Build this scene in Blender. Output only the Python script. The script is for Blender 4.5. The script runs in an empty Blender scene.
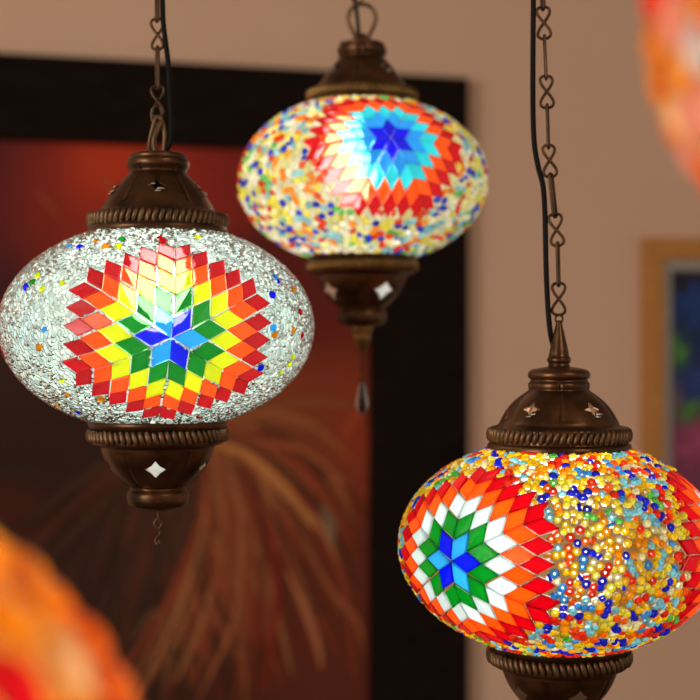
import bpy, bmesh, math, random
import numpy as np
from mathutils import Vector, Matrix, kdtree

random.seed(7)
rng = np.random.default_rng(11)
PI = math.pi
SC = bpy.context.scene
COL = SC.collection
ASP = .665           # globe half height over radius
EYE = 1.5            # camera height above the floor
CEIL = 2.72
F = 1400.0           # focal length in pixels of a 700 px wide frame


# ------------------------------------------------------------------ helpers
def at(px, py, d):
    """Point seen at pixel (px, py), d metres in front of the camera."""
    return np.array([(px - 350) / F * d, d, EYE + (350 - py) / F * d])


def lin(r, g, b):
    def c(v):
        v /= 255.0
        return v / 12.92 if v <= 0.04045 else ((v + 0.055) / 1.055) ** 2.4
    return (c(r), c(g), c(b))


class MB:
    """Collects faces of one mesh (numpy vertices, index lists, material slot and glass colour)."""
    def __init__(self):
        self.v, self.f, self.m, self.c, self.n = [], [], [], [], 0

    def add(self, verts, faces, mat=0, col=None):
        verts = np.asarray(verts, float)
        self.v.append(verts)
        off = self.n
        self.f += [tuple(i + off for i in f) for f in faces]
        self.m += [mat] * len(faces)
        if col is None:
            self.c.append(np.ones((len(verts), 4)))
        else:
            col = np.asarray(col, float)
            if col.ndim == 1:
                col = np.tile(col, (len(verts), 1))
            self.c.append(np.hstack([col[:, :3], np.ones((len(verts), 1))]))
        self.n += len(verts)

    def mesh(self, name):
        me = bpy.data.meshes.new(name)
        V = np.vstack(self.v)
        me.from_pydata(V.tolist(), [], self.f)
        me.polygons.foreach_set('material_index', self.m)
        return me

    def build(self, name, mats, parent=None, smooth=True, colour=False, shift=(0, 0, 0)):
        V = np.vstack(self.v) + np.asarray(shift)
        me = bpy.data.meshes.new(name)
        me.from_pydata(V.tolist(), [], self.f)
        if not isinstance(mats, (list, tuple)):
            mats = [mats]
        for m in mats:
            me.materials.append(m)
        me.polygons.foreach_set('material_index', self.m)
        me.polygons.foreach_set('use_smooth', [smooth] * len(self.f))
        if colour:
            a = me.color_attributes.new('tint', 'FLOAT_COLOR', 'POINT')
            a.data.foreach_set('color', np.vstack(self.c).ravel())
        me.update()
        o = bpy.data.objects.new(name, me)
        COL.objects.link(o)
        if parent:
            o.parent = parent
        return o


def empty(name, loc, label, cat, group=None):
    o = bpy.data.objects.new(name, None)
    COL.objects.link(o)
    o.empty_display_size = 0.05
    o.location = loc
    o['label'] = label
    o['category'] = cat
    if group:
        o['group'] = group
    return o


def tube(pts, r, n=8, closed=False, cap=True):
    """Round wire along a polyline; r may be one radius or one per point."""
    P = np.asarray(pts, float)
    N = len(P)
    R = np.full(N, r, float) if np.isscalar(r) else np.asarray(r, float)
    if closed:
        T = np.roll(P, -1, 0) - np.roll(P, 1, 0)
    else:
        T = np.gradient(P, axis=0)
    T /= np.linalg.norm(T, axis=1)[:, None] + 1e-12
    ref = np.array([0, 1, 0.]) if abs(T[0][1]) < .9 else np.array([1., 0, 0])
    u = ref - T[0] * (ref @ T[0])
    u /= np.linalg.norm(u)
    V = []
    for i in range(N):
        u = u - T[i] * (u @ T[i])
        u /= np.linalg.norm(u)
        w = np.cross(T[i], u)
        for k in range(n):
            a = 2 * PI * k / n
            V.append(P[i] + R[i] * (math.cos(a) * u + math.sin(a) * w))
    faces = []
    for i in range(N if closed else N - 1):
        j = (i + 1) % N
        for k in range(n):
            l = (k + 1) % n
            faces.append((i * n + k, i * n + l, j * n + l, j * n + k))
    if cap and not closed:
        faces.append(tuple(range(n - 1, -1, -1)))
        faces.append(tuple(range((N - 1) * n, N * n)))
    return np.array(V), faces


def smooth_path(pts, n=8):
    """Catmull-Rom through the points."""
    P = np.asarray(pts, float)
    Q = np.vstack([2 * P[0] - P[1], P, 2 * P[-1] - P[-2]])
    out = []
    for i in range(1, len(Q) - 2):
        for t in np.linspace(0, 1, n, endpoint=False):
            a, b, c, d = Q[i - 1], Q[i], Q[i + 1], Q[i + 2]
            out.append(.5 * (2 * b + (c - a) * t + (2 * a - 5 * b + 4 * c - d) * t * t + (3 * b - a - 3 * c + d) * t ** 3))
    out.append(P[-1])
    return np.array(out)


def lathe(profile, segs=96, closed=False, rfun=None):
    prof = np.asarray(profile, float)
    V, faces = [], []
    n = len(prof)
    for k in range(segs):
        a = 2 * PI * k / segs
        for (r, z) in prof:
            rr = r * (rfun(a, z) if rfun else 1)
            V.append((rr * math.sin(a), -rr * math.cos(a), z))
    for k in range(segs):
        l = (k + 1) % segs
        for i in range(n if closed else n - 1):
            j = (i + 1) % n
            faces.append((k * n + i, l * n + i, l * n + j, k * n + j))
    return np.array(V), faces


def smooth_profile(pts, n=4):
    return [tuple(p) for p in smooth_path([(a, b) for a, b in pts], n)]


def box(lo, hi):
    x0, y0, z0 = lo
    x1, y1, z1 = hi
    V = [(x0, y0, z0), (x1, y0, z0), (x1, y1, z0), (x0, y1, z0), (x0, y0, z1), (x1, y0, z1), (x1, y1, z1), (x0, y1, z1)]
    Fc = [(0, 3, 2, 1), (4, 5, 6, 7), (0, 1, 5, 4), (1, 2, 6, 5), (2, 3, 7, 6), (3, 0, 4, 7)]
    return V, Fc


# ---------------------------------------------------------------- materials
def new_mat(name):
    m = bpy.data.materials.new(name)
    m.use_nodes = True
    nt = m.node_tree
    nt.nodes.clear()
    out = nt.nodes.new('ShaderNodeOutputMaterial')
    return m, nt, out


def N(nt, kind, **kw):
    n = nt.nodes.new('ShaderNode' + kind)
    for k, v in kw.items():
        if k in n.inputs:
            n.inputs[k].default_value = v
        else:
            setattr(n, k, v)
    return n


def mix(nt, fac, a, b):
    n = nt.nodes.new('ShaderNodeMixShader')
    if hasattr(fac, 'is_output'):
        nt.links.new(fac, n.inputs[0])
    else:
        n.inputs[0].default_value = fac
    nt.links.new(a, n.inputs[1])
    nt.links.new(b, n.inputs[2])
    return n.outputs[0]


def glass_mat(name, see=0.3, rough=0.3, beads=False, bump=0.0, scale=300, diff=.1, pale=0.0):
    """Stained glass lit from behind: passes light diffusely, and a share of it more directly."""
    m, nt, out = new_mat(name)
    L = nt.links
    at_ = N(nt, 'Attribute', attribute_name='tint')
    col = at_.outputs['Color']
    tr = N(nt, 'BsdfTranslucent')
    df = N(nt, 'BsdfDiffuse')
    gl = N(nt, 'BsdfGlossy', Roughness=0.2)
    if beads:
        rf = N(nt, 'BsdfTransparent')
    else:
        rf = N(nt, 'BsdfRefraction', Roughness=rough, IOR=1.3)
    for s in (tr, df):
        L.new(col, s.inputs['Color'])
    th = N(nt, 'Mix', data_type='RGBA')              # hot-spot glare put into the colour: see-through share paled evenly towards white
    th.inputs[0].default_value = pale
    L.new(col, th.inputs[6])
    th.inputs[7].default_value = (1, 1, 1, 1)
    L.new(th.outputs[2], rf.inputs['Color'])
    if bump:
        tc = N(nt, 'TexCoord')
        no = N(nt, 'TexNoise', Scale=scale, Detail=3.0)
        L.new(tc.outputs['Object'], no.inputs['Vector'])
        bp = N(nt, 'Bump', Strength=bump, Distance=0.001)
        L.new(no.outputs['Fac'], bp.inputs['Height'])
        for s in (tr, df, gl) + (() if beads else (rf,)):
            L.new(bp.outputs['Normal'], s.inputs['Normal'])
    base = mix(nt, see, tr.outputs[0], rf.outputs[0])
    base = mix(nt, diff, base, df.outputs[0])
    fr = N(nt, 'Fresnel', IOR=1.33)
    L.new(mix(nt, fr.outputs[0], base, gl.outputs[0]), out.inputs[0])
    return m


def globe_mat(name, col, see):
    m, nt, out = new_mat(name)
    tr = N(nt, 'BsdfTranslucent', Color=(*col, 1))
    df = N(nt, 'BsdfDiffuse', Color=(*col, 1))
    tp = N(nt, 'BsdfTransparent', Color=(.97, .97, .97, 1))
    b = mix(nt, .2, tr.outputs[0], df.outputs[0])
    nt.links.new(mix(nt, see, b, tp.outputs[0]), out.inputs[0])
    return m


def grout_mat(name, grout, clear, see):
    """Glass globe: clear where beads and tiles are bedded, filled with grout in the gaps between them."""
    m, nt, out = new_mat(name)
    L = nt.links
    a = N(nt, 'Attribute', attribute_name='tint')
    sp = N(nt, 'SeparateColor')
    L.new(a.outputs['Color'], sp.inputs[0])
    cm = N(nt, 'Mix', data_type='RGBA')
    L.new(sp.outputs[0], cm.inputs[0])
    cm.inputs[6].default_value = (*grout, 1)
    cm.inputs[7].default_value = (*clear, 1)
    tr, df = N(nt, 'BsdfTranslucent'), N(nt, 'BsdfDiffuse')
    L.new(cm.outputs[2], tr.inputs['Color'])
    L.new(cm.outputs[2], df.inputs['Color'])
    tp = N(nt, 'BsdfTransparent', Color=(.97, .97, .97, 1))
    f = N(nt, 'MapRange')
    f.inputs['To Min'].default_value = .005
    f.inputs['To Max'].default_value = see
    L.new(sp.outputs[0], f.inputs['Value'])
    L.new(mix(nt, f.outputs[0], mix(nt, .25, tr.outputs[0], df.outputs[0]), tp.outputs[0]), out.inputs[0])
    return m


def metal(name, c1, c2, rough=0.36, metallic=0.85, scale=35):
    m, nt, out = new_mat(name)
    L = nt.links
    tc = N(nt, 'TexCoord')
    no = N(nt, 'TexNoise', Scale=scale, Detail=6.0)
    L.new(tc.outputs['Object'], no.inputs['Vector'])
    cr = N(nt, 'ValToRGB')
    cr.color_ramp.elements[0].position = .35
    cr.color_ramp.elements[0].color = (*c1, 1)
    cr.color_ramp.elements[1].position = .7
    cr.color_ramp.elements[1].color = (*c2, 1)
    L.new(no.outputs['Fac'], cr.inputs[0])
    p = N(nt, 'BsdfPrincipled', Metallic=metallic)
    L.new(cr.outputs[0], p.inputs['Base Color'])
    mr = N(nt, 'MapRange')
    mr.inputs['To Min'].default_value = rough - .08
    mr.inputs['To Max'].default_value = rough + .14
    L.new(no.outputs['Fac'], mr.inputs['Value'])
    L.new(mr.outputs[0], p.inputs['Roughness'])
    n2 = N(nt, 'TexNoise', Scale=scale * 6, Detail=3.0)
    L.new(tc.outputs['Object'], n2.inputs['Vector'])
    bp = N(nt, 'Bump', Strength=.18, Distance=.001)
    L.new(n2.outputs['Fac'], bp.inputs['Height'])
    L.new(bp.outputs['Normal'], p.inputs['Normal'])
    L.new(p.outputs[0], out.inputs[0])
    return m


def matte(name, c1, c2, scale=6, rough=.85, bump=.1, bscale=120, stretch=(1, 1, 1), spec=.3):
    m, nt, out = new_mat(name)
    L = nt.links
    tc = N(nt, 'TexCoord')
    mp = N(nt, 'Mapping')
    mp.inputs['Scale'].default_value = stretch
    L.new(tc.outputs['Object'], mp.inputs[0])
    no = N(nt, 'TexNoise', Scale=scale, Detail=5.0)
    L.new(mp.outputs[0], no.inputs['Vector'])
    cr = N(nt, 'ValToRGB')
    cr.color_ramp.elements[0].position = .3
    cr.color_ramp.elements[0].color = (*c1, 1)
    cr.color_ramp.elements[1].position = .7
    cr.color_ramp.elements[1].color = (*c2, 1)
    L.new(no.outputs['Fac'], cr.inputs[0])
    p = N(nt, 'BsdfPrincipled', Roughness=rough)
    p.inputs['Specular IOR Level'].default_value = spec
    L.new(cr.outputs[0], p.inputs['Base Color'])
    n2 = N(nt, 'TexNoise', Scale=bscale, Detail=4.0)
    L.new(mp.outputs[0], n2.inputs['Vector'])
    bp = N(nt, 'Bump', Strength=bump, Distance=.002)
    L.new(n2.outputs['Fac'], bp.inputs['Height'])
    L.new(bp.outputs['Normal'], p.inputs['Normal'])
    L.new(p.outputs[0], out.inputs[0])
    return m


def paint_mat(name):
    """Oil paint: colours come from the picture's own painted pattern, with a canvas grain."""
    m, nt, out = new_mat(name)
    L = nt.links
    a = N(nt, 'Attribute', attribute_name='tint')
    p = N(nt, 'BsdfPrincipled', Roughness=.6)
    p.inputs['Specular IOR Level'].default_value = .2
    L.new(a.outputs['Color'], p.inputs['Base Color'])
    tc = N(nt, 'TexCoord')
    no = N(nt, 'TexNoise', Scale=90.0, Detail=4.0)
    L.new(tc.outputs['Object'], no.inputs['Vector'])
    bp = N(nt, 'Bump', Strength=.15, Distance=.002)
    L.new(no.outputs['Fac'], bp.inputs['Height'])
    L.new(bp.outputs['Normal'], p.inputs['Normal'])
    L.new(p.outputs[0], out.inputs[0])
    return m


def bulb_mat(name, strength):
    m, nt, out = new_mat(name)
    e = N(nt, 'Emission', Color=(1.0, .93, .82, 1), Strength=strength)
    nt.links.new(e.outputs[0], out.inputs[0])
    return m


BULB = 62.0
M = {}
M['tile'] = glass_mat('stained_glass_tile', see=.30, rough=.12, bump=.10, scale=220, pale=.08)
M['tile_soft'] = glass_mat('patterned_stained_glass', see=.10, rough=.4, bump=.25, scale=320)
M['bead_soft'] = glass_mat('deep_glass_seed_bead', see=.09, beads=True)
M['bead'] = glass_mat('glass_seed_bead', see=.34, beads=True)
M['gem'] = glass_mat('cast_glass_gem', see=.08, rough=.4, bump=.2, scale=120, diff=.06)
M['clear'] = glass_mat('clear_glass_chip', see=.42, beads=True)
M['globe_white'] = globe_mat('frosted_globe_glass', (.66, .82, .80), .50)
M['globe_beige'] = grout_mat('beige_grouted_glass', (.17, .09, .025), (.85, .80, .70), .62)
M['globe_pale'] = grout_mat('pale_grouted_glass', (.40, .38, .22), (.85, .85, .75), .58)
M['globe_amber'] = grout_mat('amber_grouted_glass', (.70, .26, .03), (.90, .70, .40), .60)
M['bronze'] = metal('antique_bronze', (.045, .020, .009), (.155, .070, .028), rough=.32)
M['bronze_rim'] = metal('rubbed_bronze', (.075, .042, .020), (.24, .135, .065), rough=.4)
M['brass'] = metal('aged_brass', (.12, .065, .02), (.32, .19, .06), rough=.34)
M['chain'] = metal('dark_chain_wire', (.05, .026, .014), (.13, .07, .035), rough=.4)
M['cord'] = matte('black_cord_plastic', (.006, .005, .005), (.012, .010, .009), rough=.6, bump=.05, spec=.08)
M['socket'] = matte('black_socket', (.01, .01, .01), (.02, .02, .02), rough=.5)
M['foil'] = metal('bright_cut_metal', (.55, .52, .48), (.8, .78, .74), rough=.25, metallic=.9)
M['bulb'] = bulb_mat('lit_bulb', BULB)
M['bulb_frosted'] = bulb_mat('lit_frosted_bulb', BULB * .145)
M['bulb_big'] = bulb_mat('lit_bulb_large', BULB * .74)
M['wall'] = matte('warm_wall_plaster', (.66, .42, .278), (.70, .45, .302), scale=1.6, bump=.08, bscale=180)
M['floor'] = matte('dark_wood_floor', (.10, .05, .025), (.18, .09, .045), scale=8, stretch=(1, 12, 1), rough=.5)
M['ceiling'] = matte('cream_ceiling_paint', (.62, .52, .42), (.66, .56, .46), scale=3)
M['black_wood'] = matte('black_brown_frame_wood', (.0075, .0045, .003), (.014, .0085, .0055), scale=14, stretch=(1, 1, 6), rough=.8, spec=.04)
M['gold_wood'] = matte('honey_wood_frame', (.46, .185, .034), (.58, .25, .055), scale=20, stretch=(1, 1, 8), rough=.5)
M['mat_board'] = matte('grey_mat_board', (.36, .31, .26), (.40, .35, .30), scale=30)
M['paint'] = paint_mat('painted_canvas')

# ------------------------------------------------------------------- lamps
RED, ORG, YEL, GRN = (.47, .0, .005), (1.0, .080, .003), (.74, .80, .004), (.0, .22, .012)
BLU, LBL, WHT, CYN = (.0, .006, .85), (.02, .36, .95), (.54, .73, .80), (.015, .60, .78)


class Shade:
    """Oblate globe with radius a and half height b."""
    def __init__(self, a, b):
        self.a, self.b = a, b
        self.beds = []
        self.S = np.array([a, a, b])

    def normal(self, p):
        n = p / self.S ** 2
        return n / np.linalg.norm(n, axis=-1, keepdims=True)

    def point(self, lon, t):
        return np.array([self.a * math.cos(t) * math.sin(lon), -self.a * math.cos(t) * math.cos(lon), self.b * math.sin(t)])

    def walk(self, p0, ang, dist, steps=30):
        """Geodesics from p0 for arrays of headings (0 = to the right, 90 deg = up) and lengths."""
        ang, dist = np.asarray(ang, float), np.asarray(dist, float)
        n = self.normal(p0)
        e1 = np.cross([0, 0, 1.], n)
        e1 /= np.linalg.norm(e1)
        e2 = np.cross(n, e1)
        P = np.tile(p0, (len(ang), 1))
        T = np.cos(ang)[:, None] * e1 + np.sin(ang)[:, None] * e2
        for _ in range(steps):
            P = P + T * (dist / steps)[:, None]
            P = P / np.linalg.norm(P / self.S, axis=1)[:, None]
            nn = self.normal(P)
            T = T - nn * (T * nn).sum(1)[:, None]
            T /= np.linalg.norm(T, axis=1)[:, None]
        return P

    def scatter(self, tries, mind, zmax, avoid=None, gap=0.0):
        """Random points at least mind apart, none near the caps or near the avoid points."""
        u = rng.normal(size=(tries, 3))
        u /= np.linalg.norm(u, axis=1)[:, None]
        w = np.sqrt(self.b ** 2 * (u[:, 0] ** 2 + u[:, 1] ** 2) + self.a ** 2 * u[:, 2] ** 2) / self.a
        P = (u * self.S)[rng.random(tries) < w]
        P = P[np.abs(P[:, 2]) < zmax]
        kd = None
        if avoid is not None and len(avoid):
            kd = kdtree.KDTree(len(avoid))
            for i, q in enumerate(avoid):
                kd.insert(q, i)
            kd.balance()
        grid, keep = {}, []
        for p in P:
            k = tuple((p // mind).astype(int))
            bad = False
            for dx in (-1, 0, 1):
                for dy in (-1, 0, 1):
                    for dz in (-1, 0, 1):
                        for q in grid.get((k[0] + dx, k[1] + dy, k[2] + dz), ()):
                            if (q[0] - p[0]) ** 2 + (q[1] - p[1]) ** 2 + (q[2] - p[2]) ** 2 < mind * mind:
                                bad = True
                                break
                        if bad: break
                    if bad: break
                if bad: break
            if bad:
                continue
            if kd is not None and kd.find(p)[2] < gap:
                continue
            grid.setdefault(k, []).append(p)
            keep.append(p)
        return np.array(keep)


def medallion(sh, lon, t, s, rot, rings, star, remap=None, lift=.0019, fill=.955):
    """Star of rhombic tiles: six sectors of rows 1, 2, 3, 4, 5. Returns the mesh collector and points covering it."""
    mb = MB()
    p0 = sh.point(lon, t)
    cover = []
    for k in range(6):
        ax = rot + k * PI / 3
        u = np.array([math.cos(ax - PI / 6), math.sin(ax - PI / 6)])
        v = np.array([math.cos(ax + PI / 6), math.sin(ax + PI / 6)])
        for i in range(5):
            for j in range(5 - i):
                ring = i + j
                col = np.array(star[k % 2] if ring == 0 else rings[ring - 1])
                col = np.clip(col * (1 + rng.normal(0, .07)) , 0, 1)
                c = (i + .5) * u + (j + .5) * v
                jit = rng.normal(0, .5 * (1 - fill), 2)
                ta = rng.normal(0, .62 * (1 - fill))
                R = np.array([[math.cos(ta), -math.sin(ta)], [math.sin(ta), math.cos(ta)]])
                cs = [(i * u + j * v), ((i + 1) * u + j * v), ((i + 1) * u + (j + 1) * v), (i * u + (j + 1) * v)]
                loops = []
                for shr in (fill, fill, fill - .095):
                    q = np.array([(R @ (x - c)) * shr * (1 + rng.normal(0, .01)) + c + jit for x in cs]) * s
                    rho = np.linalg.norm(q, axis=1)
                    th = np.arctan2(q[:, 1], q[:, 0])
                    if remap:
                        rho = np.array([remap(x) for x in rho])
                    loops.append((th, rho))
                W = [sh.walk(p0, th, rho) for th, rho in loops]
                nrm = sh.normal(W[0].mean(0))
                V = np.vstack([W[0] - .0006 * nrm, W[1] + lift * .78 * nrm, W[2] + lift * nrm])
                fc = [(8, 9, 10, 11)]
                for a_ in range(4):
                    b_ = (a_ + 1) % 4
                    fc += [(a_, b_, 4 + b_, 4 + a_), (4 + a_, 4 + b_, 8 + b_, 8 + a_)]
                mb.add(V, fc, 0, col)
                for x in np.linspace(.12, .88, 7):
                    for y in np.linspace(.12, .88, 7):
                        cover.append((W[0][0] * (1 - x) + W[0][1] * x) * (1 - y) + (W[0][3] * (1 - x) + W[0][2] * x) * y)
    return mb, np.array(cover)


def ring_bead(R, r, tilt, na=12, nb=6, keep=-.25, top=.0030):
    """Seed bead (short glass ring) tilted on its bed; the side sunk in the grout is left off."""
    V = []
    for i in range(na):
        a = 2 * PI * i / na
        for j in range(nb):
            b = 2 * PI * j / nb
            V.append(((R + r * math.cos(b)) * math.cos(a), (R + r * math.cos(b)) * math.sin(a), r * 1.15 * math.sin(b)))
    V = np.array(V)
    Fc = [(i * nb + j, ((i + 1) % na) * nb + j, ((i + 1) % na) * nb + (j + 1) % nb, i * nb + (j + 1) % nb) for i in range(na) for j in range(nb)]
    ct, st = math.cos(tilt), math.sin(tilt)
    V = V @ np.array([[1, 0, 0], [0, ct, st], [0, -st, ct]])
    out = []
    for f in Fc:
        n = np.cross(V[f[1]] - V[f[0]], V[f[2]] - V[f[0]])
        n /= np.linalg.norm(n) + 1e-15
        if n[2] > keep:
            out.append(f)
    used = sorted({i for f in out for i in f})
    mp = {o: i for i, o in enumerate(used)}
    V = V[used]
    out = [tuple(mp[i] for i in f) for f in out]
    V[:, 2] += top - V[:, 2].max()
    return V, out


def chip(L, w, h, n=6, m=5):
    """Half-round sliver of clear glass lying on the globe."""
    V, Fc = [], []
    for i in range(m):
        x = -1 + 2 * i / (m - 1)
        k = math.sqrt(max(0, 1 - (abs(x) ** 2.6))) * .9 + .1
        for j in range(n):
            a = PI * j / (n - 1)
            V.append((x * L, math.cos(a) * w * k, math.sin(a) * h * k))
    for i in range(m - 1):
        for j in range(n - 1):
            Fc.append((i * n + j, (i + 1) * n + j, (i + 1) * n + j + 1, i * n + j + 1))
    return np.array(V), Fc


def dome(R, h, na=18, nr=5):
    V = [(0, 0, h)]
    Fc = []
    for i in range(1, nr + 1):
        t = PI / 2 * i / nr
        for k in range(na):
            a = 2 * PI * k / na
            V.append((R * math.sin(t) * math.cos(a), R * math.sin(t) * math.sin(a), h * math.cos(t)))
    for k in range(na):
        Fc.append((0, 1 + k, 1 + (k + 1) % na))
    for i in range(nr - 1):
        for k in range(na):
            a, b = 1 + i * na + k, 1 + i * na + (k + 1) % na
            Fc.append((a, a + na, b + na, b))
    return np.array(V), Fc


def place(mb, sh, P, variants, cols, scale=(.9, 1.1), yaw=None, sink=0.0):
    nrm = sh.normal(P)
    for p, n, c in zip(P, nrm, cols):
        V, Fc = variants[rng.integers(len(variants))]
        e1 = np.cross([0, 0, 1.], n)
        e1 /= np.linalg.norm(e1)
        e2 = np.cross(n, e1)
        y = rng.random() * 2 * PI if yaw is None else yaw
        x_ = math.cos(y) * e1 + math.sin(y) * e2
        y_ = -math.sin(y) * e1 + math.cos(y) * e2
        s = rng.uniform(*scale)
        mb.add(p - sink * n + s * (V[:, :1] * x_ + V[:, 1:2] * y_ + V[:, 2:] * n), Fc, 0, c)


def pick_colours(P, palette, same=.35):
    names, w = [c for c, _ in palette], np.array([x for _, x in palette], float)
    w /= w.sum()
    idx = rng.choice(len(names), len(P), p=w)
    kd = kdtree.KDTree(len(P))
    for i, q in enumerate(P):
        kd.insert(q, i)
    kd.balance()
    for i in range(len(P)):
        if rng.random() < same:
            nb = kd.find_n(P[i], 3)
            idx[i] = idx[nb[rng.integers(1, len(nb))][1]] if len(nb) > 1 else idx[i]
    return [np.clip(np.array(names[k]) * (1 + rng.normal(0, .12)), 0, 1) for k in idx]


def on_globe(sh, centre, px, py):
    """Where the sight line through a pixel meets the globe (local coordinates)."""
    o = (np.array([0, 0, EYE]) - centre) / sh.S
    d = (at(px, py, 1.0) - np.array([0, 0, EYE])) / sh.S
    a, b, c = d @ d, 2 * o @ d, o @ o - 1
    q = b * b - 4 * a * c
    if q < 0:
        return None
    t = (-b - math.sqrt(q)) / (2 * a)
    return (o + t * d) * sh.S


def star_prism(r, z, slope, ang, size, depth=.008, n=4, inner=.42, curve=True):
    """Four pointed star extruded along the cap's normal."""
    nrm = np.array([math.cos(slope), 0, math.sin(slope)])
    up = np.array([-math.sin(slope), 0, math.cos(slope)])
    side = np.array([0, 1., 0])
    pts = []
    for k in range(2 * n):
        a = PI * k / n
        rad = size if k % 2 == 0 else size * inner
        pts.append(rad * (math.sin(a) * side + math.cos(a) * up))
    c = np.array([r, 0, z])
    V = [c + p + nrm * depth for p in pts] + [c + p - nrm * depth for p in pts]
    m = 2 * n
    Fc = [tuple(range(m)), tuple(range(2 * m - 1, m - 1, -1))] + [(k + m, (k + 1) % m + m, (k + 1) % m, k) for k in range(m)]
    V = np.array(V)
    # local x axis points outwards at heading ang (0 = towards the camera, positive = to the right)
    R = np.array([[math.sin(ang), -math.cos(ang), 0], [math.cos(ang), math.sin(ang), 0], [0, 0, 1]])
    return V @ R, Fc


def outward(me):
    bm = bmesh.new()
    bm.from_mesh(me)
    bmesh.ops.recalc_face_normals(bm, faces=bm.faces)
    bm.to_mesh(me)
    bm.free()


def cut(o, prisms):
    mb = MB()
    for V, Fc in prisms:
        mb.add(V, Fc)
    c = mb.build('cutter', [], o.parent, smooth=False)
    outward(c.data)
    outward(o.data)
    md = o.modifiers.new('cut', 'BOOLEAN')
    md.operation = 'DIFFERENCE'
    md.solver = 'EXACT'
    md.object = c
    dg = bpy.context.evaluated_depsgraph_get()
    new = bpy.data.meshes.new_from_object(o.evaluated_get(dg))
    o.modifiers.remove(md)
    old = o.data
    o.data = new
    new.name = old.name
    bpy.data.objects.remove(c)
    new.polygons.foreach_set('use_smooth', [True] * len(new.polygons))
    new.set_sharp_from_angle(angle=math.radians(40))


def shell(outer, th=.0013):
    """Closed profile: the outer line and the same line moved inwards."""
    o = np.array(outer)
    inn = o.copy()
    t = np.gradient(o, axis=0)
    t /= np.linalg.norm(t, axis=1)[:, None] + 1e-12
    nx = np.stack([t[:, 1], -t[:, 0]], 1)
    if (nx[:, 0].mean()) < 0:
        nx = -nx
    inn = o - nx * th
    inn[:, 0] = np.maximum(inn[:, 0], .0008)
    return np.vstack([o, inn[::-1]])


def link_oval(L, w, wire, n=10):
    pts = []
    for i in range(n):
        a = PI * i / (n - 1)
        pts.append((w * math.cos(a), 0, L / 2 - w + w * math.sin(a)))
    for i in range(n):
        a = PI + PI * i / (n - 1)
        pts.append((w * math.cos(a), 0, -L / 2 + w + w * math.sin(a)))
    return tube(pts, wire, 7, closed=True)


def link_eight(L, w, wire, n=36):
    pts = []
    for i in range(n):
        t = 2 * PI * i / n
        pts.append((w * math.sin(2 * t) , wire * 1.05 * math.sin(t), L / 2 * math.cos(t)))
    return tube(pts, wire, 7, closed=True)


def chain_mesh(path, s8=.025, slong=.034, wire=.0012, w8=.0050, wl=.0026):
    """Alternating figure-eight and long links hung along a path (bottom to top)."""
    P = np.asarray(path, float)
    seg = np.r_[0, np.cumsum(np.linalg.norm(np.diff(P, axis=0), axis=1))]
    tot = seg[-1]
    pos = lambda d: np.array([np.interp(d, seg, P[:, k]) for k in range(3)])
    mb = MB()
    d, k = 0.0, 0
    ov = wire * 2.2
    while d < tot - .004:
        L = s8 if k % 2 == 0 else slong
        a, b = pos(d), pos(min(d + L, tot))
        V, Fc = link_eight(L, w8, wire) if k % 2 == 0 else link_oval(L, wl, wire)
        ya = rng.normal(0, .25) if k % 2 == 0 else PI / 2 + rng.normal(0, .3)
        R = np.array([[math.cos(ya), math.sin(ya), 0], [-math.sin(ya), math.cos(ya), 0], [0, 0, 1]])
        z = (b - a) / np.linalg.norm(b - a)
        x = np.cross([0, 1., 0], z)
        x /= np.linalg.norm(x)
        y = np.cross(z, x)
        V = (V @ R) @ np.array([x, y, z]) + a + z * L / 2
        mb.add(V, Fc)
        d += L - ov
        k += 1
    return mb


TOP_BELL = [(53.0, 78.2), (55.6, 79.5), (56.2, 82), (55.2, 84.5), (54.2, 87), (54.0, 91), (53.0, 94.2), (49.5, 95.5), (46.3, 97.5),
            (43.0, 102.5), (39.0, 108.5), (34.5, 114.5), (29.5, 120.5), (25.0, 125), (22.8, 127.6), (23.3, 129.5), (25.0, 132), (25.3, 135), (24.6, 137.2),
            (23.2, 138.6), (23.2, 140.4), (21.0, 142.4), (14.0, 143.6), (7.0, 144.5), (2.0, 144.9)]
TOP_DOME = [(53.5, 77.8), (56.0, 79.0), (56.8, 81.5), (56.0, 84.5), (54.5, 86), (54.3, 90), (54.3, 96), (53.5, 99), (49.0, 100.6), (47.2, 102),
            (46.0, 105), (43.6, 110), (40.0, 116), (35.5, 121.5), (30.5, 126), (26.0, 129.5), (23.8, 131.5), (24.3, 134), (24.2, 137),
            (22.6, 139), (22.6, 140.8), (24.0, 142), (24.5, 144.5), (23.8, 147), (21.0, 149.2), (15.0, 150.6), (8.0, 151.6), (2.0, 152.0)]
CUP = [(53.0, -77.0), (55.5, -78.3), (56.0, -81), (55.0, -83.6), (54.0, -85.5), (54.0, -93), (53.0, -96), (49.0, -97.4), (46.0, -98.5),
       (45.0, -102), (42.5, -108), (38.8, -114.5), (33.5, -121), (27.5, -126.6), (23.6, -129), (22.3, -130.3), (23.2, -132), (24.8, -134.2),
       (25.0, -138), (24.4, -141.5), (22.5, -144.5), (17.0, -147), (9.0, -148.3), (2.0, -148.7)]


def zmap(z, kz):
    """Heights along a cap (metres), stretched by kz from the rim where it meets the globe."""
    return .0745 + (z - .0782) * kz if z > 0 else -.0740 - (-z - .0770) * 1.045


def cap_profile(P, k, kz):
    return smooth_profile([(r * .001 * k, zmap(z * .001, kz) * k) for r, z in P], 3)


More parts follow.
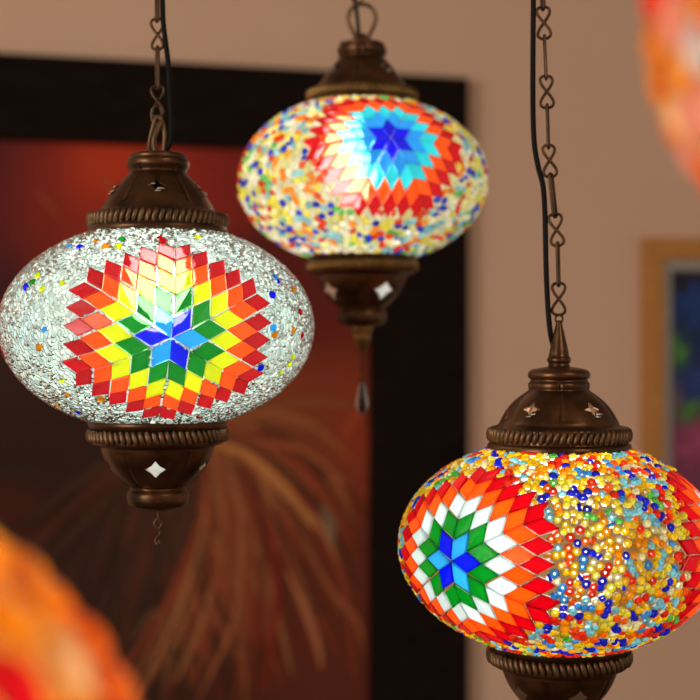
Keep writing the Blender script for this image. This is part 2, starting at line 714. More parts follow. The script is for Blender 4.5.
def gadroon(r, z, k, n=66, hr=.0026, hz=.0058, lean=.33):
    """Ring of slanted rounded lobes round the cap's edge."""
    mb = MB()
    S = []
    na, nb = 8, 6
    for i in range(nb + 1):
        t = PI * i / nb
        for j in range(na):
            a = 2 * PI * j / na
            S.append((math.sin(t) * math.cos(a), math.sin(t) * math.sin(a), math.cos(t)))
    S = np.array(S)
    Fc = [(i * na + j, (i + 1) * na + j, (i + 1) * na + (j + 1) % na, i * na + (j + 1) % na) for i in range(nb) for j in range(na)]
    for q in range(n):
        a = 2 * PI * q / n
        L = S * np.array([hr, hr, hz]) * k          # radial, tangential, vertical
        L = L * (1 + rng.normal(0, .04))
        L = L @ np.array([[1, 0, 0], [0, math.cos(lean), -math.sin(lean)], [0, math.sin(lean), math.cos(lean)]])
        V = np.stack([(r * k + L[:, 0]) * math.sin(a) + L[:, 1] * math.cos(a),
                      -(r * k + L[:, 0]) * math.cos(a) + L[:, 1] * math.sin(a), L[:, 2] + z * k], 1)
        mb.add(V, Fc)
    return mb


def seam(n, phase):
    def f(a, z):
        d = ((a - phase) * n / (2 * PI)) % 1.0
        d = min(d, 1 - d)
        k = 1 if -.128 < z < -.098 or .098 < z < .128 else 0
        return 1 - k * .085 * math.exp(-(d / .018) ** 2) - k * .03 * (d < .25) * math.cos(d * 2 * PI) * .5
    return f


def make_lamp(label, centre, a, top, star_top, star_cup, n_star, coat, medallions, globe, palette=None, metal_m='bronze',
              rim_m='bronze_rim', hang='spike', drop='hook', chain=None, cord=None, bulb_z=.018, bulb='bulb', bulb_k=1.0, tile='tile', bulb_x=0.0, star_size=.0082):
    k = a / .125
    sh = Shade(a, ASP * a)
    kz = 1.02 if top == 'bell' else .91
    H = .150 * k                                     # the root sits at the foot of the lower cap
    root = empty('pendant_lamp', (centre[0], centre[1], centre[2] - H), label, 'lamp', 'mosaic pendant lamps')
    sft = (0, 0, H)
    # --- glass globe, open at the poles under the caps
    t1 = math.acos(.44)
    fine = globe in ('globe_beige', 'globe_pale', 'globe_amber')
    prof = [(a * .992 * math.cos(t), .992 * ASP * a * math.sin(t)) for t in np.linspace(-t1, t1, 221 if fine else 49)]
    mb = MB()
    V, Fc = lathe(prof, 760 if fine else 96)
    mb.add(V, Fc)
    g = mb.build('glass_globe', M[globe], root, shift=sft, colour=fine)
    cover = []
    for md in medallions:
        m_, cv = medallion(sh, **md)
        m_.build('star_medallion', M[tile], g, smooth=False, colour=True, shift=sft)
        cover.append(cv)
    cover = np.vstack(cover) if cover else None
    coat(sh, g, cover, sft, centre)
    if fine:                                         # grout stays in the gaps between beads and tiles
        core = [(cover, .0013)] if cover is not None else []
        core += sh.beds
        fac = np.zeros(len(V))
        for pts, rad in core:
            kd = kdtree.KDTree(len(pts))
            for i, q in enumerate(pts):
                kd.insert(q, i)
            kd.balance()
            dd = np.array([kd.find(p)[2] for p in V])
            fac = np.maximum(fac, np.clip((rad - dd) / .0006 + .5, 0, 1))
        g.data.color_attributes['tint'].data.foreach_set('color', np.repeat(fac[:, None], 4, 1).ravel())
    # --- upper cap
    prof = TOP_BELL if top == 'bell' else TOP_DOME
    op = np.array(cap_profile(prof, k, kz))
    mb = MB()
    mb.add(*lathe(shell(op), 120, closed=True, rfun=seam(n_star, star_top + PI / n_star)))
    tc = mb.build('upper_cap', M[metal_m], root)
    r0, z0, sl = ((35.0, 114.5, .72) if top == 'bell' else (40.0, 116, .62))
    cut(tc, [star_prism(r0 * .001 * k, zmap(z0 * .001, kz) * k, sl, star_top + 2 * PI * q / n_star, .0078 * k) for q in range(n_star)])
    tc.location = sft
    for q in range(n_star):                          # bent-out slivers of the cut metal and the pane behind each cut
        mb = MB()
        ang = star_top + 2 * PI * q / n_star
        for da, dz, sz in ((.085, -.0032, .0036), (.03, -.0052, .0028), (-.075, .0008, .0022)):
            V, Fc = star_prism(r0 * .001 * k - dz * .75 * k + .0006, zmap(z0 * .001, kz) * k + dz * k, sl + .5, ang + da, sz * k, depth=.0003, n=3, inner=.6)
            mb.add(V, Fc)
        mb.build('cut_petal', M['foil'], tc)
    gadroon(.0550, zmap(.0895 if top == 'bell' else .0925, kz), k).build('beaded_rim', M[rim_m], tc)
    # --- lower cap with glazed star cut-outs
    op = np.array(cap_profile(CUP, k, kz))
    mb = MB()
    mb.add(*lathe(shell(op)[::-1], 120, closed=True, rfun=seam(n_star, star_cup + PI / n_star)))
    bc = mb.build('lower_cap', M[metal_m], root)
    cut(bc, [star_prism(.0390 * k, zmap(-.1140, kz) * k, -.55, star_cup + 2 * PI * q / n_star, star_size * k, inner=.6) for q in range(n_star)])
    bc.location = sft
    gadroon(.0552, zmap(-.0895, kz), k, lean=-.33).build('beaded_rim', M[rim_m], bc)
    for q in range(n_star):
        V, Fc = star_prism(.0379 * k, zmap(-.1133, kz) * k, -.55, star_cup + 2 * PI * q / n_star, (star_size + .001) * k, depth=.0004, inner=.62)
        mb = MB()
        mb.add(V, Fc, 0, (.86, .90, .90))
        mb.build('star_window', M['tile'], bc, smooth=False, colour=True)
    # --- bulb and socket
    mb = MB()
    rb = .020 * bulb_k
    pr = [(rb * math.sin(t), bulb_z * k - rb * math.cos(t)) for t in np.linspace(.02, 2.45, 12)] + [(.013 * bulb_k, bulb_z * k + rb * 1.25), (.0128 * bulb_k, bulb_z * k + rb * 1.5)]
    mb.add(*lathe(pr, 20))
    off = (bulb_x, 0, H)
    lb = mb.build('light_bulb', M[bulb], root, shift=off)
    mb = MB()
    zb = bulb_z * k + rb * 1.4
    mb.add(*lathe([(.0005, zb), (.0165, zb), (.0175, zb + .004), (.0175, zb + .040), (.012, zb + .046), (.008, zmap(.143, kz) * k), (.0005, zmap(.143, kz) * k)], 24))
    mb.build('bulb_socket', M['socket'], lb, shift=off)
    # --- what hangs under the lower cap
    mb = MB()
    if drop == 'hook':
        zz = zmap(-.1487, kz) * k
        mb.add(*tube(smooth_path([(0, 0, zz + .002), (.0005, 0, zz - .006), (.0032, 0, zz - .010), (.0002, 0, zz - .0145), (-.0030, 0, zz - .010), (0, 0, zz - .006)], 6), .0011, 7))
        mb.add(*tube(smooth_path([(0, .001, zz - .013), (.0016, .001, zz - .018), (-.0016, 0, zz - .0225), (-.002, 0, zz - .0245), (.0006, -.001, zz - .0265), (.0012, 0, zz - .0225)], 6), .0012, 7))
        mb.build('drop_hook', M['chain'], root, shift=sft)
    else:
        zz = zmap(-.1480, kz) * k
        mb.add(*lathe(smooth_profile([(.0005, zz + .002), (.0105, zz + .001), (.0110, zz - .003), (.0090, zz - .007), (.0085, zz - .012), (.0060, zz - .018), (.0030, zz - .023), (.0004, zz - .025)], 4), 32))
        fn = mb.build('drop_finial', M['brass'], root, shift=sft)
        ch = MB()
        for i in range(5):
            V, Fc = link_oval(.0085, .0022, .0007)
            if i % 2:
                V = V[:, [1, 0, 2]]
            ch.add(V + np.array([0, 0, zz - .028 - i * .0068]), Fc)
        ch.build('drop_chain', M['chain'], fn, shift=sft)
        mb = MB()
        z2 = zz - .0575
        mb.add(*lathe(smooth_profile([(.0004, z2 + .003), (.0026, z2 + .001), (.0040, z2 - .006), (.0062, z2 - .016), (.0058, z2 - .022), (.0030, z2 - .028), (.0004, z2 - .030)], 4), 16), col=(.22, .13, .10))
        mb.build('crystal_drop', M['bead'], fn, shift=sft, colour=True)
    # --- top fitting, chain, cord, ceiling rose
    mb = MB()
    if hang == 'spike':
        zt = zmap(.1512, kz) * k
        mb.add(*lathe(smooth_profile([(.0005, zt), (.0080, zt + .0002), (.0078, zt + .0028), (.0090, zt + .0040), (.0092, zt + .0065), (.0080, zt + .0085), (.0070, zt + .014),
                                      (.0054, zt + .021), (.0038, zt + .028), (.0026, zt + .033), (.0022, zt + .0355), (.0004, zt + .0365)], 4), 32))
        mb.add(*tube([(.0028 * math.cos(t), 0, zt + .0375 + .0032 * math.sin(t)) for t in np.linspace(0, 2 * PI, 16, endpoint=False)], .0009, 7, closed=True))
        mb.build('spike_finial', M[metal_m], root, shift=sft)
    elif hang == 'shackle':
        zt = zmap(.1445, kz) * k
        mb.add(*tube(smooth_path([(-.0068, 0, zt - .001), (-.0072, .001, zt + .006), (-.0048, 0, zt + .017), (-.0020, 0, zt + .026), (.0012, 0, zt + .0275),
                                  (.0040, 0, zt + .022), (.0052, 0, zt + .012), (.0040, 0, zt - .001)], 6), .0017, 8))
        mb.add(*tube(smooth_path([(-.0020, -.002, zt - .001), (-.0028, -.003, zt + .010), (.0010, -.002, zt + .019), (.0030, -.001, zt + .024)], 6), .0022, 8))
        mb.add(*tube([(-.001 + .0042 * math.cos(t), .001 * math.sin(2 * t), zt + .029 + .0075 * math.sin(t)) for t in np.linspace(0, 2 * PI, 22, endpoint=False)], .0011, 7, closed=True))
        mb.build('shackle', M[rim_m], root, shift=sft)
    else:
        zt = zmap(.1445, kz) * k
        mb.add(*tube(smooth_path([(-.0045, 0, zt - .001), (-.0075, 0, zt + .006), (-.0128, 0, zt + .018), (-.0132, 0, zt + .026), (-.0085, 0, zt + .034), (0, 0, zt + .0365),
                                  (.0085, 0, zt + .034), (.0132, 0, zt + .026), (.0128, 0, zt + .018), (.0075, 0, zt + .006), (.0045, 0, zt - .001)], 6), .0021, 8))
        mb.add(*lathe(smooth_profile([(.0005, zt - .001), (.0075, zt - .0005), (.0072, zt + .003), (.0035, zt + .007), (.0004, zt + .008)], 4), 24))
        mb.build('hanging_loop', M['bronze_rim'], root, shift=sft)
    base = np.array([centre[0], centre[1], centre[2] - H])
    cpts = np.array(chain) - base
    cm = chain_mesh(cpts, s8=.025, slong=.034)
    cm.build('hanging_chain', M['chain'], root)
    if cord is not None:
        mb = MB()
        mb.add(*tube(smooth_path(np.array(cord) - base, 8), .0021, 10))
        mb.build('power_cord', M['cord'], root)
    tp = cpts[-1]
    mb = MB()
    V, Fc = lathe(smooth_profile([(.0005, -.036), (.006, -.035), (.012, -.030), (.036, -.018), (.048, -.008), (.050, 0), (.0005, 0.0)], 4), 40)
    mb.add(V + np.array([tp[0], tp[1], CEIL - base[2]]), Fc)
    mb.build('ceiling_rose', M[metal_m], root)
    return root


# ---- glass coats of the globes
SEED = [ring_bead(.00200, .00138, t) for t in (0, .1, .2, .3, .15, .45, 1.25, 1.45)]
SMALL = [ring_bead(.0019, .0011, t) for t in (0, .15, .3, 1.3)]


def coat_clear(sh, g, cover, sft, centre):
    """Fine clear glass slivers with a few coloured beads between them."""
    spots = [(80, 248, BLU), (70, 247, LBL), (96, 242, (.75, .22, .0)), (106, 247, (.75, .22, .0)), (119, 247, YEL), (63, 283, YEL), (160, 239, RED), (163, 242, RED),
             (27, 287, BLU), (38, 276, YEL), (43, 290, YEL), (33, 283, GRN), (274, 334, (.8, .25, 0)), (272, 295, BLU), (277, 282, BLU), (274, 278, LBL), (292, 330, (.8, .25, 0)),
             (299, 312, RED), (301, 335, RED), (260, 367, BLU), (273, 328, LBL), (291, 357, YEL), (289, 364, YEL), (58, 404, (.8, .25, 0)), (68, 393, (.8, .25, 0)),
             (79, 411, BLU), (101, 398, (.8, .25, 0)), (199, 416, RED), (45, 330, LBL), (40, 347, (.8, .25, 0)), (5, 352, RED), (197, 238, YEL), (292, 290, (.8, .25, 0)), (62, 380, YEL), (280, 372, YEL), (122, 240, GRN)]
    P, C = [], []
    for x, y, c in spots:
        p = on_globe(sh, centre, x, y)
        if p is not None:
            P.append(p)
            C.append(c)
    extra = sh.scatter(40, .02, .5 * sh.b, cover, .006)          # the same sprinkling on the far side
    for p in extra:
        if p[1] > 0:
            P.append(p)
            C.append([BLU, YEL, RED, LBL, (.8, .25, 0)][rng.integers(5)])
    P = np.array(P)
    mb = MB()
    place(mb, sh, P, [dome(.0030, .0026, 10, 3)], C, (.85, 1.2))
    mb.build('coloured_bead', M['bead'], g, colour=True, shift=sft)['kind'] = 'stuff'
    av = np.vstack([cover, P])
    Q = sh.scatter(90000, .0031, .0785 / .0875 * sh.b, av, .0021)
    cols = [np.array([.82, .98, .96]) * rng.choice([.7, .95, 1.1]) * rng.uniform(.9, 1.05) for _ in Q]
    mb = MB()
    place(mb, sh, Q, [chip(.0034, .0015, .0016), chip(.0040, .0014, .0016), chip(.0028, .0017, .0018)], np.clip(cols, 0, 1), (.85, 1.2))
    o = mb.build('clear_glass_coating', M['clear'], g, colour=True, shift=sft)
    o['kind'] = 'stuff'


def coat_beads(palette, d=.0046, variants=SEED, scale=(.88, 1.08), mat='bead'):
    def f(sh, g, cover, sft, centre):
        P = sh.scatter(200000, d, .0785 / .0875 * sh.b, cover, .0036)
        sh.beds.append((P, .0021))
        mb = MB()
        place(mb, sh, P, variants, pick_colours(P, palette), scale)
        o = mb.build('seed_bead_coating', M[mat], g, colour=True, shift=sft)
        o['kind'] = 'stuff'
    return f


def coat_gems(blobs, palette, d=.0165):
    """Chunky rounded glass pieces, each one flat colour."""
    def f(sh, g, cover, sft, centre):
        P = sh.scatter(9000, d, .0785 / .0875 * sh.b)
        sh.beds.append((P, .0084))
        cols = []
        for p in P:
            w = p + centre
            c = palette[rng.integers(len(palette))]
            if w[1] > .02:
                px, py = 350 + F * w[0] / w[1], 350 - F * (w[2] - EYE) / w[1]
                nrm = sh.normal(p)
                if nrm @ (np.array([0, 0, EYE]) - w) > -.02 and -60 < px < 760 and -60 < py < 760:
                    c = min(blobs, key=lambda b: (b[0] - px) ** 2 + (b[1] - py) ** 2)[2]
            cols.append(np.array(c))
        mb = MB()
        place(mb, sh, P, [dome(.0098, .0055)], cols, (.92, 1.15))
        o = mb.build('glass_gem_coating', M['gem'], g, colour=True, shift=sft)
        o['kind'] = 'stuff'
    return f


def D2R(x):
    return x * PI / 180


c1 = at(158, 327, 1.120)
c3 = at(559, 545, 1.087)
c2 = at(362, 181, 1.384)
up = lambda p: (p[0], p[1], CEIL - .03)

# lamp 1: white globe with a rainbow star
d1 = 1.120
ch1 = [at(157.5, 117, d1), at(157.5, 60, d1), at(157, 0, d1), up(at(156, 0, d1))]
cd1 = [at(164, 152, d1) + np.array([0, .004, 0]), at(170, 143, d1), at(171.5, 125, d1), at(170, 98, d1), at(168, 62, d1), at(163.5, 25, d1), at(162.5, 0, d1), at(161, -60, d1), at(160, -400, d1), up(at(159.5, 0, d1))]
make_lamp('white glass pendant lamp with one rainbow star of red, orange, yellow and green tiles', c1, .1235, 'bell', D2R(6), D2R(5), 5, coat_clear,
          [dict(lon=D2R(12.3), t=D2R(-7), s=.0156, rot=D2R(-4), rings=[GRN, YEL, ORG, RED], star=[LBL, BLU]),
           dict(lon=D2R(12.3 + 120), t=D2R(-3), s=.0156, rot=D2R(10), rings=[GRN, YEL, ORG, RED], star=[LBL, BLU]),
           dict(lon=D2R(12.3 - 120), t=D2R(-3), s=.0156, rot=D2R(20), rings=[GRN, YEL, ORG, RED], star=[LBL, BLU])],
          'globe_white', hang='shackle', chain=ch1, cord=cd1, bulb_z=.021)

# lamp 3: multicoloured bead globe with a white ringed star
d3 = 1.087
PAL3 = [((.88, .58, .005), 22), ((.92, .33, .0), 11), ((.82, .74, .06), 14), ((.20, .62, .80), 13), ((.01, .02, .72), 13), ((.80, .03, .008), 14),
        ((.95, .12, .004), 6), ((.10, .55, .08), 4), ((.80, .80, .45), 8), ((.04, .30, .85), 5)]
ch3 = [at(558.6, 315, d3), at(558.6, 256, d3), at(556.6, 230, d3), at(552, 190, d3), at(548.8, 158, d3), at(546.8, 92, d3), at(544, 26, d3), at(542, -8, d3), at(541, -60, d3), up(at(539, 0, d3))]
cd3 = [at(556, 352, d3) + np.array([0, .008, 0]), at(550, 330, d3), at(547.5, 300, d3), at(546, 263, d3), at(545, 215, d3), at(543, 186, d3), at(538.5, 168, d3), at(534.5, 145, d3), at(533, 110, d3), at(533, 50, d3), at(533.4, 0, d3), at(534, -80, d3), at(536, -400, d3), up(at(536.5, 0, d3))]
make_lamp('multicoloured bead pendant lamp with white-ringed star tiles, hung beside a black cord', c3, .1225, 'dome', D2R(31), D2R(-58), 5, coat_beads(PAL3, mat='bead_soft'),
          [dict(lon=D2R(-46.5 + 121 * q), t=D2R(0), s=.0153, rot=D2R(2) + q * .4, rings=[GRN, WHT, ORG, RED], star=[BLU, LBL]) for q in (0, 1, -1)],
          'globe_beige', hang='spike', chain=ch3, cord=cd3, bulb_z=.0, bulb='bulb_frosted', bulb_k=2.65, tile='tile_soft')

# lamp 2: further back, blue star
d2 = 1.384
PAL2 = [((.85, .78, .08), 18), ((.85, .85, .40), 16), ((.88, .90, .80), 20), ((.25, .60, .85), 10), ((.02, .05, .75), 12), ((.80, .05, .01), 10),
        ((.95, .28, .01), 7), ((.15, .60, .15), 7)]
ch2 = [at(357.5, 2.5, d2), at(357, -60, d2), up(at(356, 0, d2))]
cd2 = [at(358.5, 36, d2) + np.array([0, -.002, 0]), at(358, 25, d2), at(356, 5, d2), at(354.5, -20, d2), at(354, -200, d2), up(at(352.5, 0, d2))]
make_lamp('pale speckled pendant lamp with a deep blue six-pointed star, hung furthest back', c2, .1215, 'bell', D2R(40), D2R(-56), 4, coat_beads(PAL2, .0056, scale=(1.0, 1.2)),
          [dict(lon=D2R(12.5 + 120 * q), t=D2R(18), s=.0148, rot=D2R(30), rings=[(.01, .30, .95), CYN, ORG, RED], star=[(.0, .0, .80), (.0, .0, .80)], fill=.985,
                remap=lambda x: x * (.86 + .14 * min(1, x / .07))) for q in (0, 1, -1)],
          'globe_pale', metal_m='bronze', rim_m='brass', hang='loop', drop='tassel', chain=ch2, cord=cd2, bulb_z=.008, bulb_x=-.014, star_size=.0105)

# foreground lamps, large and out of focus
YO, OR2, RO, PK, CR, PB, RD = (.80, .28, .0), (.84, .17, .001), (.88, .06, .006), (.84, .36, .28), (.90, .62, .30), (.62, .68, .75), (.72, .0, .012)
cl = np.array([-.2340, .400, EYE - .1419])
make_lamp('large blurred orange and red glass lamp cut off at the lower left corner', cl, .174, 'bell', D2R(20), D2R(10), 5,
          coat_gems([(5, 545, YO), (25, 560, YO), (45, 585, YO), (50, 608, OR2), (22, 612, YO), (20, 645, YO), (0, 625, YO), (0, 655, YO), (52, 630, PK), (56, 648, CR), (74, 664, CR), (64, 640, PB),
                     (5, 676, RD), (28, 684, RD), (48, 698, RD), (75, 722, RD), (-12, 705, PK), (90, 610, OR2), (108, 640, OR2), (122, 670, RO), (140, 700, OR2), (104, 690, OR2), (28, 664, YO), (75, 690, YO), (92, 640, OR2)],
                    [YO, OR2, RO, RD, CR]), [], 'globe_amber', hang='loop', drop='hook', chain=[cl + np.array([0, 0, .245]), cl + np.array([0, 0, .5]), up(cl)],
          cord=[cl + np.array([0, .004, .21]), cl + np.array([.004, .006, .3]), up(cl + np.array([.006, .006, 0]))], bulb='bulb_big', bulb_k=1.2)
cu = np.array([.2788, .450, EYE + .1131])
make_lamp('large blurred red, pink and pale blue glass lamp cut off at the upper right corner', cu, .176, 'bell', D2R(20), D2R(10), 5,
          coat_gems([(640, 5, PK), (652, 18, PK), (645, 42, YO), (658, 52, YO), (654, 66, YO), (668, 22, PK), (690, 0, RO), (705, 12, RO), (693, 55, PB), (682, 66, PB), (700, 80, PB),
                     (655, 85, YO), (662, 100, YO), (664, 125, OR2), (672, 130, OR2), (676, 105, CR), (690, 150, PK), (676, 150, RO), (700, 130, PK), (690, 175, OR2), (705, 185, OR2), (640, 70, OR2)],
                    [YO, OR2, RO, RD, PK, PB]), [], 'globe_amber', hang='loop', drop='hook', chain=[cu + np.array([0, 0, .245]), cu + np.array([0, 0, .5]), up(cu)],
          cord=[cu + np.array([0, .004, .21]), cu + np.array([.004, .006, .3]), up(cu + np.array([.006, .006, 0]))], bulb='bulb_big', bulb_k=1.2)

# --------------------------------------------------------------------- room
WD, WM = 2.6, .2707                                  # the wall recedes to the right
TW = np.array([1, WM, 0]) / math.hypot(1, WM)        # along the wall
NW = np.array([WM, -1, 0]) / math.hypot(1, WM)       # out of the wall, towards the room


def onwall(px, py):
    u, w = (px - 350) / F, (350 - py) / F
    D = WD / (1 - WM * u)
    return D * u * math.hypot(1, WM), EYE + D * w    # distance along the wall, height


def wall_pt(s, z, out=0.0):
    return np.array([0, WD, 0]) + s * TW + np.array([0, 0, z]) + out * NW


def wall_box(mb, s0, s1, z0, z1, o0, o1, mat=0):
    V = [wall_pt(s, z, o) for z in (z0, z1) for s, o in ((s0, o1), (s1, o1), (s1, o0), (s0, o0))]
    Fc = [(0, 3, 2, 1), (4, 5, 6, 7), (0, 1, 5, 4), (1, 2, 6, 5), (2, 3, 7, 6), (3, 0, 4, 7)]
    mb.add(V, Fc, mat)


def struct(o):
    o['kind'] = 'structure'
    return o


mb = MB(); wall_box(mb, -3.6, 3.6, 0, CEIL, -.12, 0); struct(mb.build('wall_back', M['wall'], smooth=False))
mb = MB(); mb.add(*box((-4, -3.5, -.1), (4, 4, 0))); struct(mb.build('floor', M['floor'], smooth=False))
mb = MB(); mb.add(*box((-4, -3.5, CEIL), (4, 4, CEIL + .1))); struct(mb.build('ceiling', M['ceiling'], smooth=False))
mb = MB(); wall_box(mb, -3.6, 3.6, 0, .1, 0, .015); struct(mb.build('baseboard_back', M['floor'], smooth=False))


def bevel(o, w):
    m = o.modifiers.new('bevel', 'BEVEL')
    m.width = w
    m.segments = 2
    m.limit_method = 'ANGLE'


def frame(root, s0, s1, z0, z1, wd, depth, mat, wt=None):
    wt = wt or wd
    mb = MB()
    base = np.array(root.location)
    o, i = [(s0, z0), (s1, z0), (s1, z1), (s0, z1)], [(s0 + wd, z0 + wt), (s1 - wd, z0 + wt), (s1 - wd, z1 - wt), (s0 + wd, z1 - wt)]
    V = [wall_pt(s, z, d) - base for d in (.001, depth) for s, z in o] + [wall_pt(s, z, d) - base for d in (.001, depth * .8) for s, z in i]
    Fc = []
    for a in range(4):
        b = (a + 1) % 4
        Fc += [(a, b, 4 + b, 4 + a), (4 + a, 4 + b, 12 + b, 12 + a), (12 + a, 12 + b, 8 + b, 8 + a), (8 + a, 8 + b, b, a)]
    mb.add(V, Fc)
    ob = mb.build('frame', mat, root, smooth=False)
    bevel(ob, .004)
    return ob


def stroke(mb, base, pts, w, col, out, n=7):
    """One brush stroke of paint lying on the canvas; pts are pixels on the wall."""
    P = smooth_path([onwall(x, y) for x, y in pts], n)
    t = np.gradient(P, axis=0)
    t /= np.linalg.norm(t, axis=1)[:, None] + 1e-9
    nn = np.stack([-t[:, 1], t[:, 0]], 1)
    k = np.linspace(0, 1, len(P))
    ww = w * np.sin(PI * (k * .93 + .05)) ** .6
    A, B = P + nn * ww[:, None], P - nn * ww[:, None]
    V = [wall_pt(*a, out) - base for a in A] + [wall_pt(*p, out + .0012) - base for p in P] + [wall_pt(*b, out) - base for b in B]
    m = len(P)
    Fc = []
    for i in range(m - 1):
        Fc += [(i, i + 1, m + i + 1, m + i), (m + i, m + i + 1, 2 * m + i + 1, 2 * m + i)]
    mb.add(V, Fc, 0, col)


def canvas(mb, base, s0, s1, z0, z1, out, colfun, nx=90, nz=110):
    V, C = [], []
    for i in range(nz + 1):
        for j in range(nx + 1):
            s, z = s0 + (s1 - s0) * j / nx, z0 + (z1 - z0) * i / nz
            p = wall_pt(s, z, out)
            V.append(p - base)
            C.append(colfun(350 + F * p[0] / p[1], 350 - F * (p[2] - EYE) / p[1]))
    Fc = [(i * (nx + 1) + j, i * (nx + 1) + j + 1, (i + 1) * (nx + 1) + j + 1, (i + 1) * (nx + 1) + j) for i in range(nz) for j in range(nx)]
    mb.add(V, Fc, 0, np.array(C))


GAIN = 1.9                                          # paint colours below are read as seen in the room's light


def pc(r, g, b):
    return np.clip(np.array(lin(r, g, b)) * GAIN * np.array([1, 1.02, .84]), 0, 1)


def blobs_fun(bg, blobs):
    bgc = pc(*bg)
    B = [(x, y, sx, sy, pc(*c)) for x, y, sx, sy, c in blobs]

    def f(px, py):
        acc, W = bgc * .06, .06
        for x, y, sx, sy, c in B:
            w = math.exp(-((px - x) / sx) ** 2 - ((py - y) / sy) ** 2)
            acc = acc + c * w
            W += w
        return acc / W
    return f


# large painting in a wide black-brown frame
s1, zt = onwall(463, 81)
s0 = onwall(-190, 60)[0]
z0 = onwall(469, 860)[1]
pr = wall_pt((s0 + s1) / 2, z0, 0)
big = empty('wall_painting', pr, 'large painting of red and brown feathery strokes in a wide black frame on the wall', 'painting')
wd = s1 - onwall(367, 400)[0]
frame(big, s0, s1, z0, zt, wd, .035, M['black_wood'], wd * .78)
mb = MB()
fn = blobs_fun((42, 18, 12), [
    (40, 170, 30, 60, (72, 15, 14)), (0, 190, 25, 60, (48, 10, 20)), (110, 180, 80, 50, (146, 38, 12)), (215, 175, 45, 40, (96, 18, 12)), (60, 215, 60, 30, (92, 22, 10)),
    (290, 290, 60, 40, (72, 14, 9)), (340, 320, 40, 60, (78, 18, 8)), (320, 390, 60, 35, (104, 42, 20)), (355, 430, 25, 60, (112, 38, 18)),
    (235, 430, 40, 30, (96, 52, 26)), (280, 470, 50, 40, (100, 48, 26)), (330, 560, 50, 70, (80, 31, 18)), (250, 560, 60, 70, (70, 30, 17)), (250, 650, 60, 50, (70, 24, 13)),
    (340, 660, 40, 50, (74, 29, 17)), (110, 560, 70, 80, (34, 18, 10)), (160, 650, 50, 60, (40, 22, 14)), (10, 440, 50, 50, (32, 16, 9)), (60, 480, 50, 50, (36, 18, 10)),
    (20, 510, 30, 30, (62, 20, 8)), (190, 520, 30, 40, (52, 24, 14)), (30, 400, 40, 50, (40, 18, 10)), (205, 600, 25, 50, (70, 26, 14)), (325, 525, 14, 16, (84, 66, 54))])
canvas(mb, pr, s0 + wd * .9, s1 - wd * .9, z0 + wd * .7, zt - wd * .7, .012, fn)
TAN, RST, RUS, DBR, GRY = (128, 80, 48), (104, 42, 22), (122, 54, 30), (50, 24, 14), (92, 72, 60)
lay = .0126
hub = (205, 425)
for i in range(260):
    a = D2R(rng.uniform(-18, 165))
    r0 = rng.uniform(10, 60)
    r1 = r0 + rng.uniform(70, 240)
    bend = rng.uniform(.0, .5) * (1 if math.cos(a) > 0 else -1)
    pts = []
    for k in np.linspace(0, 1, 4):
        r = r0 + (r1 - r0) * k
        aa = a + bend * k
        pts.append((hub[0] + r * math.cos(aa), hub[1] + r * math.sin(aa) + 26 * k * k))
    if max(p[0] for p in pts) > 372:
        continue
    right = math.cos(a) > -.15
    c = [RST, RUS, RST, TAN, DBR, (88, 30, 16), (110, 60, 34)][rng.integers(7)] if right else [DBR, (44, 22, 12), (70, 30, 16), (60, 32, 20)][rng.integers(4)]
    stroke(mb, pr, pts, rng.uniform(.0025, .010), pc(*c) * rng.uniform(.6, .95) + .2 * fn(*pts[2]), lay)
    lay += .000012
for pts, w, c in [([(200, 438), (245, 455), (285, 490), (312, 528)], .010, (138, 86, 48)), ([(205, 425), (260, 412), (310, 425), (352, 462)], .007, (116, 62, 32)),
                  ([(255, 470), (290, 500), (318, 525), (335, 560)], .006, (128, 78, 46)), ([(232, 470), (240, 540), (232, 620), (196, 700)], .006, (120, 66, 42)),
                  ([(285, 570), (300, 600), (315, 640), (320, 668)], .007, (128, 76, 52)), ([(300, 540), (330, 590), (355, 620), (362, 650)], .006, (112, 58, 36)),
                  ([(132, 640), (145, 618), (160, 612), (168, 640), (160, 700)], .005, (84, 52, 32)), ([(215, 450), (222, 520), (210, 600), (205, 660)], .005, (112, 44, 26)),
                  ([(250, 440), (300, 450), (335, 480), (350, 520)], .006, (120, 62, 34)), ([(320, 505), (328, 525), (330, 545)], .010, GRY),
                  ([(262, 520), (275, 580), (270, 640), (262, 690)], .007, (96, 26, 16)), ([(340, 440), (352, 420), (362, 400)], .010, (118, 44, 20)),
                  ([(35, 190), (48, 205), (60, 222)], .006, (110, 44, 22)), ([(100, 178), (115, 195), (120, 215)], .004, (126, 62, 34))]:
    stroke(mb, pr, pts, w, pc(*c), lay)
    lay += .00003
mb.build('painted_canvas', M['paint'], big, smooth=True, colour=True)

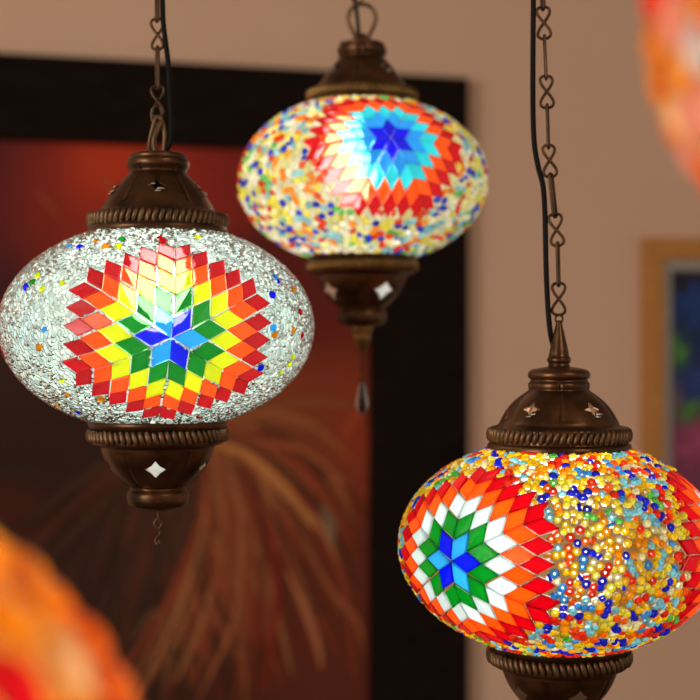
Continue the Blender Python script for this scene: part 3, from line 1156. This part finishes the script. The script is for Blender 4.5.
# small flower picture in a honey-coloured wooden frame
s0, zt = onwall(640, 238)
s1 = onwall(862, 240)[0]
z0 = onwall(640, 548)[1]
pr = wall_pt((s0 + s1) / 2, z0, 0)
small = empty('wall_painting', pr, 'blue and magenta flower picture in a narrow honey wood frame, at the right edge', 'painting')
wd = onwall(660, 300)[0] - s0
frame(small, s0, s1, z0, zt, wd, .025, M['gold_wood'])
mw = onwall(668, 300)[0] - onwall(659, 300)[0]
mb = MB()
wall_box(mb, s0 + wd * .9, s1 - wd * .9, z0 + wd * .9, zt - wd * .9, .002, .009)
mb.build('mat_board', M['mat_board'], small, smooth=False).location = -Vector(pr)
mb = MB()
q = wd + mw
fn = blobs_fun((28, 26, 44), [(690, 275, 18, 22, (26, 22, 34)), (690, 320, 18, 25, (22, 36, 70)), (674, 350, 9, 14, (44, 72, 40)), (690, 385, 14, 14, (34, 44, 84)), (688, 412, 10, 9, (40, 78, 44)),
                              (694, 440, 14, 18, (110, 50, 76)), (676, 400, 8, 12, (84, 62, 70)), (700, 470, 30, 20, (96, 44, 68)), (760, 340, 40, 50, (26, 40, 90)), (780, 440, 40, 40, (90, 40, 70)), (740, 420, 20, 20, (40, 76, 40))])
canvas(mb, pr, s0 + q, s1 - q, z0 + q, zt - q, .0105, fn, 40, 50)
lay = .011
for (cx, cy, R, c) in ((695, 305, 26, (24, 44, 96)), (693, 385, 18, (36, 48, 104)), (760, 330, 34, (26, 46, 110)), (694, 445, 22, (124, 54, 84)), (770, 440, 30, (118, 50, 84))):
    for k in range(7):
        a = k * 2 * PI / 7 + rng.uniform(-.2, .2)
        p = [(cx, cy), (cx + R * .55 * math.cos(a), cy + R * .55 * math.sin(a)), (cx + R * math.cos(a + .15), cy + R * math.sin(a + .15))]
        if min(x for x, y in p) < 671:
            p = [(max(x, 671), y) for x, y in p]
        stroke(mb, pr, p, R * .0004, pc(*c) * rng.uniform(.7, 1.15), lay)
        lay += .00004
for p in ([(671, 335), (676, 350), (684, 362)], [(672, 362), (678, 354), (686, 346)], [(682, 420), (688, 408), (698, 400)], [(720, 420), (735, 405), (748, 380)]):
    stroke(mb, pr, p, .006, pc(62, 104, 52), lay)
    lay += .00004
mb.build('picture_sheet', M['paint'], small, smooth=True, colour=True)

# -------------------------------------------------------------------- light
W = bpy.data.worlds.new('room_light')
SC.world = W
W.use_nodes = True
bg = W.node_tree.nodes['Background']
bg.inputs[0].default_value = (1.0, .92, .84, 1)
bg.inputs[1].default_value = .42


def area(name, loc, target, sx, sy, power, col):
    l = bpy.data.lights.new(name, 'AREA')
    l.shape = 'RECTANGLE'
    l.size, l.size_y = sx, sy
    l.energy = power
    l.color = col
    o = bpy.data.objects.new(name, l)
    COL.objects.link(o)
    o.location = loc
    o.rotation_euler = (Vector(target) - Vector(loc)).to_track_quat('-Z', 'Y').to_euler()
    return o


area('window_daylight', (-2.4, -1.2, 1.75), (.3, 2.4, 1.5), 1.1, 1.3, 54, (1.0, .95, .90))
area('warm_overhead_light', (1.2, -.6, 2.6), (.8, 1.6, 1.0), .5, .5, 14, (1.0, .86, .70))  # small warm area light overhead, out of view and without a fixture

# ------------------------------------------------------------------- camera
cam = bpy.data.cameras.new('camera')
cam.sensor_width = 36
cam.lens = 72
cam.clip_start = .01
cam.dof.use_dof = True
cam.dof.focus_distance = 1.03
cam.dof.aperture_fstop = 4.5
co = bpy.data.objects.new('camera', cam)
COL.objects.link(co)
co.location = (0, 0, EYE)
co.rotation_euler = (PI / 2, 0, 0)
SC.camera = co

vs = SC.view_settings
vs.view_transform = 'Standard'
vs.look = 'None'
vs.exposure = 0
vs.gamma = 1
vs.use_curve_mapping = False
cy = SC.cycles
cy.use_denoising = True
cy.max_bounces = 10
cy.transparent_max_bounces = 16
cy.transmission_bounces = 8
cy.sample_clamp_indirect = 20
cy.sample_clamp_direct = 0
cy.blur_glossy = 1.0
